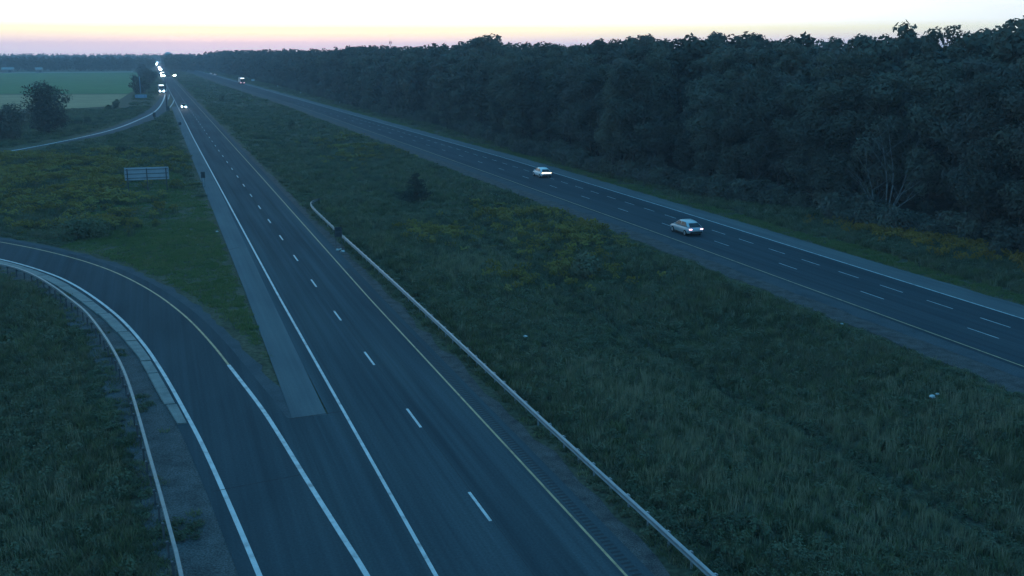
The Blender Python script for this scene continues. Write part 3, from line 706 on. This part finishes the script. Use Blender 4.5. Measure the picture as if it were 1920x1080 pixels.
for dmin, dmax, dens, sc_lo, sc_hi in ((24, 75, 9.0, .75, 1.15), (75, 130, 4.5, 1.0, 1.5), (130, 230, 1.3, 1.6, 2.3), (230, 420, .4, 2.2, 3.2), (420, 800, .09, 3.5, 5.0), (800, 1200, .03, 6.0, 8.0)):
    area = (dmax ** 2 - dmin ** 2) * R(35); n = int(area * dens)
    az = YAW + rng.uniform(-R(36), R(34), n); d = np.sqrt(rng.uniform(dmin ** 2, dmax ** 2, n)); X = d * np.sin(az); Y = d * np.cos(az)
    pd = pave_dist(X, Y); ok = (pd > .1 + .5 * rng.uniform(size=n) ** 2) & (X < forest_x(Y) + 2)
    rd = seg_dist(X, Y, rampL); rail = rd < 3.5
    ok |= (rd > 1.3) & (rd < 3.6) & (X < np.interp(Y, rampL[:, 1], rampL[:, 0])) & (Y < 104) & (vnoise(X, Y, 1.7, 12) > .30)
    ok &= ~(rail & (rng.uniform(size=n) < .55))
    ok &= ~((Y > 405) & (X < -8)) & ~((Y > 330) & (X < -30))
    X, Y, pd = X[ok], Y[ok], pd[ok]; n = len(X); u = rng.uniform(size=n)
    g = infl(GOLD, X, Y) * (.25 + 1.1 * (vnoise(X, Y, 3.2, 3) + .4 * vnoise(X, Y, 1.1, 6) > -.12)); sd = infl(SEED, X, Y)
    big = vnoise(X, Y, 7, 8)
    low = pd < 1.6 + 1.2 * big
    mown = in_poly(X, Y, MOWN) | ((X > -9) & (X < 6.5) & (Y < 150) & (X > -(Y - 60) * .13)) | ((X > fx(WR, Y)) & (X < fx(WR, Y) + 6.5 + big))
    idx = np.where(mown, rng.integers(0, 3, n), rng.integers(3, 7, n))
    idx = np.where(~mown & (u < .10 + .12 * (big > .25)), rng.integers(12, 15, n), idx)
    idx = np.where(~mown & (u > .96 - .55 * sd), rng.integers(10, 12, n), idx)
    idx = np.where((~mown | (pd > 2.5)) & (rng.uniform(size=n) < g * np.where(X > 18, .28, .55) * np.where(X > 66, 2.2, 1)), rng.integers(7, 10, n), idx)
    idx = np.where((np.abs(X - ditch_x(Y)) < .8) & (u < .7), rng.integers(12, 15, n), idx)
    idx = np.where((idx >= 7) & (idx <= 9) & (X > 66), rng.integers(15, 17, n), idx)
    s = rng.uniform(sc_lo, sc_hi, n); s = np.where(np.abs(X - ditch_x(Y)) < .9, s * .7, s); hz = np.minimum(s, 1.15) * (1 + .35 * vnoise(X, Y, 4.5, 4))
    hz = np.where(low & ~mown & (idx < 15), hz * .42, hz)
    allp.append(np.c_[X, Y, zfun(X, Y)]); alls.append(np.c_[s, s, hz]); allr.append(np.c_[np.zeros(n), np.zeros(n), rng.uniform(0, 6.28, n)]); alli.append(idx)
gn_scatter('meadow_grass', np.vstack(allp), np.vstack(alls), np.vstack(allr), np.concatenate(alli), K, 'uneven grass, goldenrod and weeds covering the verges and the median', 'grass')
print('tufts', sum(map(len, allp)), 'trees', len(near), len(rest))

# ------------------------------------------------------------------ guardrails
def along(poly, s):
    p = np.asarray(poly, float); d = np.r_[0, np.cumsum(np.hypot(*np.diff(p, axis=0).T))]
    x = np.interp(s, d, p[:, 0]); y = np.interp(s, d, p[:, 1]); e = .2
    t = np.array([np.interp(s + e, d, p[:, 0]) - np.interp(s - e, d, p[:, 0]), np.interp(s + e, d, p[:, 1]) - np.interp(s - e, d, p[:, 1])])
    return x, y, t / (np.hypot(*t) + 1e-9), d[-1]
# W-beam rail on the median side of the left carriageway
wr = tag(empty('guardrail', (18.8, 30, 0)), 'long galvanised corrugated guardrail beside the yellow line, with curled far end', 'guardrail')
wpoly = np.vstack([[(19.0, -10), (18.95, 20)], GP([(1334, 1080), (1281, 1031), (1028, 800), (770, 559), (660, 459), (634, 436), (602, 405.5)], .55), [(18.5, 130), (18.62, 133.6), (18.95, 136.2), (19.6, 138.2), (20.5, 139.2)]])
wpoly = smooth_poly(wpoly, 2)
WPROF = [(.00, .41), (-.06, .435), (-.10, .47), (-.10, .505), (.0, .555), (.0, .595), (-.10, .645), (-.10, .68), (-.06, .715), (.0, .74)]
WPROF2 = WPROF + [(x + .012, z) for x, z in reversed(WPROF)]
o0 = Vector((18.8, 30, 0))
_, _, _, LT = along(wpoly, 0)
s = 0.0; kk = 0
while s < LT - .5:
    e = min(s + 3.81, LT); rings = []
    for q in np.linspace(s, e + (.22 if e < LT else 0), 6):
        x, y, t, _ = along(wpoly, min(q, LT)); nrm = (t[1], -t[0]); lap = .006 * (kk % 2)
        rings.append([(x + nrm[0] * (a - lap) - o0.x, y + nrm[1] * (a - lap) - o0.y, z - .02 * (kk % 2 == 0) * .2) for a, z in WPROF2])
    MB().loft(rings).build('rail_panel', 'galvanised' if y < 110 else 'rail_weathered', wr); s = e; kk += 1
pm = MB().box((0, 0, .14), (.09, .07, 1.1)).box((-.06, 0, .58), (.09, .10, .30)); pme = pymesh('post', pm.v, pm.f); pme.materials.append(MATS['galvanised'])
for q in np.arange(.9, LT - 1.5, 1.905):
    x, y, t, _ = along(wpoly, q); nrm = (t[1], -t[0]); o = link('post', pme, parent=wr)
    o.location = (x + nrm[0] * .13 - o0.x, y + nrm[1] * .13 - o0.y, 0); o.rotation_euler = (0, 0, math.atan2(-t[0], t[1]))
x, y, t, _ = along(wpoly, LT)
MB().box((x - o0.x, y - o0.y, .57), (.10, .36, .40), math.atan2(-t[0], t[1])).build('end_terminal', 'post_dark', wr, bevel=.03)
# box-beam rail on the outside of the ramp
br = tag(empty('guardrail', (-1, 45, 0)), 'thin box-beam guardrail on dark posts curving along the ramp at left', 'guardrail')
bpoly = smooth_poly(np.vstack([[(1.4, 5), (.3, 25)], GP([(342, 1080), (317, 987), (298, 917), (277, 843), (265, 798), (243, 723), (227, 683), (207, 647), (187, 617), (160, 583), (133, 562), (100, 537), (67, 517), (33, 503), (0, 495)], .72), [(-21, 112), (-32, 124), (-46, 135)]]), 2)
o1 = Vector((-1, 45, 0)); _, _, _, LB = along(bpoly, 0)
s = 0.0
while s < LB - .5:
    e = min(s + 5.5, LB); rings = []
    for q in np.linspace(s, e - .02, 5):
        x, y, t, _ = along(bpoly, q); nx_, ny_ = t[1], -t[0]
        rings.append([(x + nx_ * a - o1.x, y + ny_ * a - o1.y, z) for a, z in ((-.075, .64), (.075, .64), (.085, .70), (.075, .79), (-.075, .79), (-.085, .70))])
    MB().loft(rings).build('beam', 'rail_weathered', br); s = e
pm = MB().box((0, 0, .05), (.09, .12, 1.2)).box((.045, 0, .61), (.14, .10, .05)).box((-.02, 0, .66), (.10, .16, .10)); pme2 = pymesh('post', pm.v, pm.f); pme2.materials.append(MATS['post_dark'])
for q in np.arange(.7, LB - .5, 1.84):
    x, y, t, _ = along(bpoly, q); nrm = (t[1], -t[0]); o = link('post', pme2, parent=br)
    o.location = (x - nrm[0] * .20 - o1.x, y - nrm[1] * .20 - o1.y, 0); o.rotation_euler = (0, 0, math.atan2(-t[0], t[1]))

# ------------------------------------------------------------------ signs, poles, markers
def sign(name, px, base, wd, ht, top, posts, label, mat='sign_back', postmat='post_dark', rz=0.0, stringers=2, cat='sign', postw=.09, thick=.05, back=1):
    x, y = G(px, base); o = empty(name, (x, y, zat(x, y)), rz); tag(o, label, cat)
    MB().box((0, 0, top - ht / 2), (wd, thick, ht)).build('panel', mat, o, bevel=.012)
    s = -1 if back else 1
    for p in posts: MB().box((p, s * (thick / 2 + postw / 2 + .07), top / 2 - .1), (postw, postw, top - .12)).build('post', postmat, o)
    for i in range(stringers):
        z = top - ht * (i + .5) / stringers; MB().box((0, s * (thick / 2 + .033), z), (wd * .97, .06, .08)).build('stringer', postmat, o)
    return o
sign('road_sign', 278, 360, 6.2, 1.85, 3.55, (-2.7, 0, 2.7), 'large road sign seen from behind, pale panel on three posts left of the carriageway', rz=R(-1), stringers=3, postw=.14)
sign('shoulder_sign', 382, 350, .62, .95, 2.35, (-.2, .2), 'small dark sign seen from behind standing on the pale shoulder', 'sign_dark', stringers=0, postw=.05)
sign('median_sign', 635.5, 468, .78, 1.02, 2.45, (-.3, .3), 'dark sign back on two thin posts in front of the median guardrail', 'sign_dark', stringers=1, postw=.05)
sign('gore_sign', 338, 242, .75, .75, 1.9, (0,), 'small dark sign on the shoulder just before the exit gore', 'sign_dark', stringers=0, postw=.07)
sign('gore_sign', 290, 226, .8, 1.3, 2.5, (0,), 'small dark upright sign on the inner edge of the far exit road', 'sign_dark', stringers=0, postw=.08)
sign('exit_sign', 265, 190, 4.6, 1.4, 2.9, (-1.6, 1.6), 'bluish sign on two posts left of the far exit road', 'sign_blue', stringers=0, postw=.16)
sign('verge_sign', 474.5, 157, 2.0, 1.2, 3.0, (-.7, .7), 'pale sign on two posts right of the distant lorry', 'sign_pale', stringers=0, postw=.1, back=0, rz=0)
for px, base, hgt, lab in ((521, 166, 1.9, 'tallest pale marker post on the verge beyond the right carriageway'), (564, 177, 1.2, 'middle pale marker post on the verge beyond the right carriageway'),
                           (637, 195, 1.3, 'nearest pale marker post on the verge beyond the right carriageway')):
    x, y = G(px, base); o = empty('marker_post', (x, y, zat(x, y))); tag(o, lab, 'marker post', 'verge marker posts')
    MB().box((0, 0, hgt / 2 - .1), (.10, .06, hgt + .1)).build('post', 'sign_pale', o); MB().box((0, -.045, hgt - .25), (.32, .02, .5)).build('panel', 'sign_pale', o)
def pole(name, px, base, hgt, r, label, arm=0.0, mat='post_dark', cabinet=False):
    x, y = G(px, base); o = tag(empty(name, (x, y, zat(x, y))), label, 'pole')
    MB().tube((0, 0, -.2), (0, 0, hgt), r, r * .6, 10).build('shaft', mat, o, True)
    MB().box((0, 0, .12), (r * 4, r * 4, .4)).build('base', 'concrete', o)
    if arm:
        MB().tube((0, 0, hgt - .3), (arm, 0, hgt + .2), r * .5, r * .4, 7).build('arm', mat, o); MB().box((arm + .3, 0, hgt + .2), (.8, .3, .16)).build('lamp_head', mat, o)
    if cabinet: MB().box((.55, -.2, .95), (.7, .5, 1.5)).build('cabinet', mat, o, bevel=.03)
    return o
pole('light_pole', 313.5, 208, 12.3, .22, 'tall dark lamp pole standing at the tip of the exit gore', 1.6, 'post_dark', True)
pole('utility_pole', 264, 178, 9.0, .16, 'slim pale pole in front of the bushy roadside tree', 0, 'sign_blue')
# litter and stones
def stone(px, py, r, label, name='litter_scrap', cat='litter', seed=0, flat=.5, group=None, lift=0.0):
    x, y = G(px, py); rg = random.Random(seed); bm = bmesh.new(); bmesh.ops.create_icosphere(bm, subdivisions=2, radius=r)
    for v in bm.verts: v.co *= rg.uniform(.75, 1.2); v.co.z *= flat
    me = bpy.data.meshes.new(name); bm.to_mesh(me); bm.free(); o = link(name, me, 'litter'); o.location = (x, y, zat(x, y) + r * flat * .6 + lift)
    o.rotation_euler = (0, 0, rg.uniform(0, 6)); return tag(o, label, cat, group)
stone(633, 469, .22, 'leftmost of three white rocks at the foot of the median sign', 'white_rock', 'rock', 1, .6)
stone(639, 467.5, .16, 'smallest and rearmost white rock at the foot of the median sign', 'white_rock', 'rock', 2, .6)
stone(642.5, 472, .24, 'rightmost of three white rocks at the foot of the median sign', 'white_rock', 'rock', 3, .6)
stone(985, 630, .17, 'white scrap of litter lying alone in the middle of the median grass', seed=4, lift=.38)
stone(1748, 745, .19, 'larger white scrap of litter in the grass near the right edge', seed=5, lift=.38)
stone(1757, 742, .13, 'little white scrap right beside the larger one near the right edge', seed=6, lift=.38)
stone(407, 434, .18, 'white scrap of litter at the left edge of the pale shoulder', seed=7)
stone(1578, 607, .14, 'pale scrap on the gravel edge of the right carriageway', seed=8)
stone(289, 924, .10, 'tiny pale scrap at the foot of the ramp guardrail', seed=9)
stone(123, 828, .13, 'pale scrap deep in the grass at lower left', seed=10)

# ------------------------------------------------------------------ vehicles
WHEEL = None
def wheel_parts(parent, x, y, r, wdt):
    n = 20; m = MB(); rings = []
    for a, q in ((-.5, .86), (-.42, 1.0), (.42, 1.0), (.5, .86)):
        rings.append([(x + a * wdt, y + math.cos(2 * math.pi * i / n) * r * q, r + math.sin(2 * math.pi * i / n) * r * q) for i in range(n)])
    t = m.loft(rings).build('wheel', 'tyre', parent, True)
    sgn = 1 if x > 0 else -1; d = MB()
    d.loft([[(x + sgn * wdt * k, y + math.cos(2 * math.pi * i / n) * r * q, r + math.sin(2 * math.pi * i / n) * r * q) for i in range(n)] for k, q in ((.40, .64), (.53, .60))])
    d.build('rim', 'rim', t)
    return t
def car(name, loc, rz, paint, label, hgt=1.66, length=4.6, tail='tail_red', bar=False, head=None, cat='car', group=None):
    o = tag(empty(name, loc, rz), label, cat, group)
    L = length / 2; k = length / 4.6; zs = .98 + (hgt - 1.5) * .25
    st = [(-L, .50, zs - .30, .70), (-L + .06, .40, zs - .12, .84), (-L + .25, .33, zs - .02, .90), (-1.4 * k, .26, zs, .93), (0, .24, zs - .01, .935), (1.0 * k, .25, zs - .04, .93),
          (1.6 * k, .28, zs - .10, .91), (L - .35, .30, zs - .17, .87), (L - .10, .36, zs - .27, .78), (L, .46, zs - .40, .62)]
    rings = []
    for y, zl, zh, wd in st:
        h = [(wd * .86, zl), (wd * .97, zl + .08), (wd, zl + (zh - zl) * .5), (wd * .985, zh - .10), (wd * .93, zh - .02), (wd * .80, zh), (wd * .4, zh + .015)]
        rings.append([(x, y, z) for x, z in h] + [(-x, y, z) for x, z in reversed(h)])
    body = MB().loft(rings).build('body', paint, o, True)
    # cabin shell
    bz, tz = zs - .02, hgt
    cab = [(-L + .22, .82, -L + .95, .56), (-L + .75, .85, -L + 1.35, .65), (-.3 * k, .87, -.35 * k, .68), (.55 * k, .86, .18 * k, .66), (1.22 * k, .80, .42 * k, .60)]
    rr = []
    for (yb, wb, yt, wt), drop in zip(cab, (.19, .06, 0, .0, .06)):
        zt = tz - drop
        a = [(wb, yb, bz), (wb * .96, yb + (yt - yb) * .25, bz + (zt - bz) * .3), (wt + .035, yb + (yt - yb) * .88, zt - .07), (wt - .06, yt, zt - .005), (wt * .4, yt, zt + .012)]
        rr.append(a + [(-x, y, z) for x, y, z in reversed(a)])
    MB().loft(rr).build('cabin', paint, o, True)
    def quad(nm, P, mat, d):
        P = [Vector(p) for p in P]; nn_ = (P[1] - P[0]).cross(P[3] - P[0]).normalized() * d
        return MB().add([p + nn_ for p in P] + [p - nn_ for p in P], [(0, 1, 2, 3), (7, 6, 5, 4), (0, 4, 5, 1), (1, 5, 6, 2), (2, 6, 7, 3), (3, 7, 4, 0)]).build(nm, mat, o)
    zt = tz - .10; H_ = tz - bz
    yb, yt = -L + .22, -L + .80
    quad('rear_window', [(-.70, yb + .05, bz + .08), (.70, yb + .05, bz + .08), (.55, yt, zt - .12), (-.55, yt, zt - .12)], 'glass_dark', .03)
    quad('windshield', [(.70, 1.17 * k, bz + .07), (-.70, 1.17 * k, bz + .07), (-.56, .50 * k, zt), (.56, .50 * k, zt)], 'glass_dark', .03)
    for s_ in (-1, 1):
        for y0, y1, y2, y3 in ((-L + .72, -.32 * k, -.36 * k, -L + 1.28), (-.24 * k, .98 * k, .32 * k, -.28 * k)):
            quad('side_window', [(s_ * .862, y0, bz + .09), (s_ * .868, y1, bz + .09), (s_ * .712, y2, zt - .02), (s_ * .705, y3, zt - .02)], 'glass_dark', .022)
        MB().box((s_ * 1.0, .86 * k, bz + .10), (.18, .10, .13)).build('mirror', paint, o, bevel=.03)
        if bar: pass
        else: MB().box((s_ * .68, -L + .09, zs - .17), (.34, .14, .10)).build('tail_light', tail, o, bevel=.02)
        MB().box((s_ * .64, L - .07, zs - .38), (.32, .14, .15)).build('headlight', head or 'rim', o, bevel=.02)
        MB().box((s_ * .935, -.05, .30), (.03, 2.2 * k, .10)).build('sill', 'plastic_dark', o)
        for yw in (-1.38 * k, 1.42 * k): wheel_parts(o, s_ * .86, yw, .345, .23)
    if bar: MB().box((0, -L + .08, zs - .14), (1.62, .16, .10)).build('tail_light', tail, o, bevel=.02)
    MB().box((0, -L + .02, .50), (1.5, .12, .22)).build('bumper', 'plastic_dark', o, bevel=.04)
    MB().box((0, -L - .015, .74), (.36, .03, .16)).build('number_plate', 'sign_pale', o)
    MB().box((0, L - .02, .52), (1.3, .10, .26)).build('grille', 'plastic_dark', o, bevel=.03)
    MB().box((0, -L + .92, hgt - .185), (1.08, .26, .04)).build('spoiler', paint, o, bevel=.015)
    return o
def semi(name, loc, rz, label, head=None, tail='tail_red'):
    o = tag(empty(name, loc, rz), label, 'truck')                # origin at the rear of the trailer, heads to +Y
    MB().box((0, 7.0, 2.55), (2.6, 14.0, 2.9)).build('trailer', 'truck_body', o, bevel=.04)
    d = MB().box((-.62, -.03, 2.4), (1.15, .05, 2.3)).build('door', 'plastic_dark', o); MB().box((-.1, -.07, 1.9), (.05, .05, .5)).build('handle', 'rim', d)
    MB().box((.62, -.03, 2.4), (1.15, .05, 2.3)).build('door', 'plastic_dark', o)
    MB().box((0, -.04, 3.8), (2.3, .06, .32)).build('marker_light', 'marker_white' if not head else 'truck_body', o)
    MB().box((0, 14.9, 1.0), (2.2, 5.6, .5)).build('chassis', 'plastic_dark', o)
    MB().loft([[(-1.2, y, .6), (1.2, y, .6), (1.2, y, z), (-1.2, y, z)] for y, z in ((14.4, 3.7), (16.3, 3.75), (16.9, 2.2), (18.3, 2.0), (18.4, 1.2))]).build('cab', 'truck_body', o)
    MB().loft([[(-1.05, 16.42, 3.45), (1.05, 16.42, 3.45), (1.05, 16.36, 3.4), (-1.05, 16.36, 3.4)], [(-1.08, 16.95, 2.32), (1.08, 16.95, 2.32), (1.08, 16.85, 2.25), (-1.08, 16.85, 2.25)]]).build('windshield', 'glass_dark', o)
    MB().box((0, 16.2, 3.95), (2.1, .5, .35)).build('roof_marker', 'marker_white' if head else 'car_white', o)
    MB().box((0, 18.42, 1.5), (1.5, .06, .9)).build('grille', 'plastic_dark', o); MB().box((0, 18.45, .62), (2.4, .25, .4)).build('bumper', 'rim', o)
    for s_ in (-1, 1):
        MB().tube((s_ * .92, 18.3, 1.05), (s_ * .92, 18.52, 1.05), .16, .16, 10).build('headlight', head or 'rim', o)
        MB().box((s_ * 1.0, -.05, .95), (.35, .10, .25)).build('tail_light', tail, o)
        for yw in (1.6, 2.9, 13.3, 14.6, 17.6): wheel_parts(o, s_ * 1.08, yw, .5, .42)
    return o
def at(px, py): x, y = G(px, py); return (float(x), float(y), .006)
car('silver_car', at(1286, 437.5), R(-.5), 'car_silver', 'silver crossover car with two glowing tail lights, nearest on the right carriageway', 1.62, 4.85, 'tail_pink')
car('white_car', at(1016, 331.5), R(-.5), 'car_white', 'white car with one full-width glowing rear light bar on the right carriageway', 1.58, 4.6, 'tail_bar', True)
car('small_car', at(403, 141.5), R(.5), 'car_white', 'distant pale car, right one of the far pair on the right carriageway', 1.5, 4.5, 'tail_pink')
car('small_car', at(395, 139.6), R(.5), 'car_white', 'distant pale car, left one of the far pair on the right carriageway', 1.5, 4.5, 'tail_pink')
semi('semi_truck', at(455, 158), R(.6), 'distant lorry seen from behind with bright top strip on the right carriageway', None, 'tail_pink')
def oncoming(px, py, label, head, paint='car_dark', **k): return car('oncoming_car', at(px, py), math.pi, paint, label, head=head, **k)
near_car = oncoming(344.5, 203, 'oncoming car with bright headlights, nearest on the left carriageway', 'headlight_near', 'car_dark')
x, y, z = at(304, 175)
exit_truck = semi('semi_truck', (x - .4, y + 18.5, z), math.pi + R(1), 'oncoming lorry with dazzling headlights leaving on the exit road', 'headlight_mid')
def oncoming_semi(px, py, label):
    x, y, z = at(px, py); return semi('semi_truck', (x, y + 18.5, z), math.pi, label, 'headlight')
oncoming_semi(306, 144.5, 'oncoming lorry with glaring headlights, first up the line behind the exit lorry')
oncoming(302.6, 139, 'oncoming car glaring just beyond the first lorry in the line of headlights', 'headlight')
oncoming_semi(300.3, 131.5, 'oncoming lorry with glaring headlights midway up the line of headlights')
oncoming(297.0, 128, 'oncoming car in the upper half of the line of headlights', 'headlight')
oncoming(293.5, 120.5, 'second farthest oncoming vehicle in the line of headlights', 'headlight')
oncoming_semi(296.5, 117.5, 'farthest oncoming lorry at the top of the line of headlights')
def beams(o, y, z, x, energy):
    for s_ in (-1, 1):
        ld = bpy.data.lights.new('headlight_beam', 'SPOT'); ld.energy = energy; ld.spot_size = R(26); ld.spot_blend = .8; ld.color = (1, .95, .82); ld.shadow_soft_size = .08
        lo_ = bpy.data.objects.new('headlight_beam', ld); COL.objects.link(lo_); lo_.parent = o; lo_.location = (s_ * x, y + .05, z); lo_.rotation_euler = (R(90 - 5), 0, 0)
beams(near_car, 2.42, .64, .64, 900)
beams(exit_truck, 18.75, 1.05, .92, 2200)
car('waiting_car', at(328, 143), math.pi - R(3), 'car_dark', 'vehicle with a warm glaring light standing in the far median crossover', 1.9, 4.8, head='lamp_warm')

# ------------------------------------------------------------------ far landmarks
x, y = G(316, 112); f_ = 2900 / y; o = tag(empty('storage_tank', (x * f_, 2900, 0)), 'pale domed tank rising over the far tree line above the road', 'tank')
n = 24; prof = [(9, 0), (9, 17.5), (8.6, 19.5), (6.5, 21.3), (3.2, 22.4), (.3, 22.8)]
MB().loft([[(math.cos(2 * math.pi * i / n) * r, math.sin(2 * math.pi * i / n) * r, z) for i in range(n)] for r, z in prof[:2]]).build('tank_wall', 'tank_pale', o, True)
MB().loft([[(math.cos(2 * math.pi * i / n) * r, math.sin(2 * math.pi * i / n) * r, z) for i in range(n)] for r, z in prof[1:]]).build('dome', 'tank_pale', o, True)
x, y = G(733, 130); f_ = 1500 / y; o = tag(empty('radio_mast', (x * f_, 1500, 0)), 'thin reddish lattice radio mast over the forest skyline', 'mast')
m = MB()
for k in range(3):
    a = 2.1 * k; m.tube((math.cos(a) * 1.2, math.sin(a) * 1.2, 0), (math.cos(a) * .5, math.sin(a) * .5, 38), .14, .12, 5)
for k in range(18):
    z = k * 2.1; r = 1.2 - .7 * z / 38; r2 = 1.2 - .7 * (z + 2.1) / 38
    for q in range(3):
        a, b = 2.1 * q, 2.1 * ((q + 1) % 3); m.tube((math.cos(a) * r, math.sin(a) * r, z), (math.cos(b) * r2, math.sin(b) * r2, z + 2.1), .07, .07, 4)
m.build('lattice', 'mast_steel', o)
MB().tube((0, 0, 38), (0, 0, 47), .13, .08, 5).build('antenna', 'mast_steel', o)
for k in range(3): MB().box((math.cos(2.1 * k) * 1.7, math.sin(2.1 * k) * 1.7, 34.5), (1.0, .5, 3.0), 2.1 * k).build('panel_antenna', 'mast_steel', o)
for px, wd, lab in ((13, 11, 'long farm shed with pale roof in front of the far wood at left'), (72, 6, 'smaller farm shed with pale roof in front of the far wood')):
    x, y = G(px, 136.5); o = tag(empty('farm_shed', (x, y + 10, 0)), lab, 'shed')
    MB().box((0, 0, 1.6), (wd, 9, 3.2)).build('wall', 'barn_wall', o)
    MB().add([(-wd / 2 - .4, -5, 3.2), (wd / 2 + .4, -5, 3.2), (wd / 2 + .4, 0, 5.4), (-wd / 2 - .4, 0, 5.4), (-wd / 2 - .4, 5, 3.2), (wd / 2 + .4, 5, 3.2)], [(0, 1, 2, 3), (3, 2, 5, 4), (0, 3, 4), (1, 5, 2), (0, 4, 5, 1)]).build('roof', 'rail_weathered', o)
    MB().box((wd * .2, -4.53, 1.3), (wd * .25, .08, 2.4)).build('door', 'plastic_dark', o)

# ------------------------------------------------------------------ evening haze
hz = MB().box((100, 1455, 23.5), (6700, 3800, 51.5)); o = hz.build('haze', None)
hm = bpy.data.materials.new('haze'); hm.use_nodes = True; t = hm.node_tree; t.nodes.clear()
pv = t.nodes.new('ShaderNodeVolumePrincipled'); pv.inputs['Color'].default_value = (.86, .87, .93, 1); pv.inputs['Density'].default_value = .00027; pv.inputs['Anisotropy'].default_value = 0.0
om = t.nodes.new('ShaderNodeOutputMaterial'); t.links.new(pv.outputs[0], om.inputs['Volume'])
o.data.materials.clear(); o.data.materials.append(hm)
tag(o, 'thin bluish evening haze over the whole landscape', 'haze', kind='stuff')
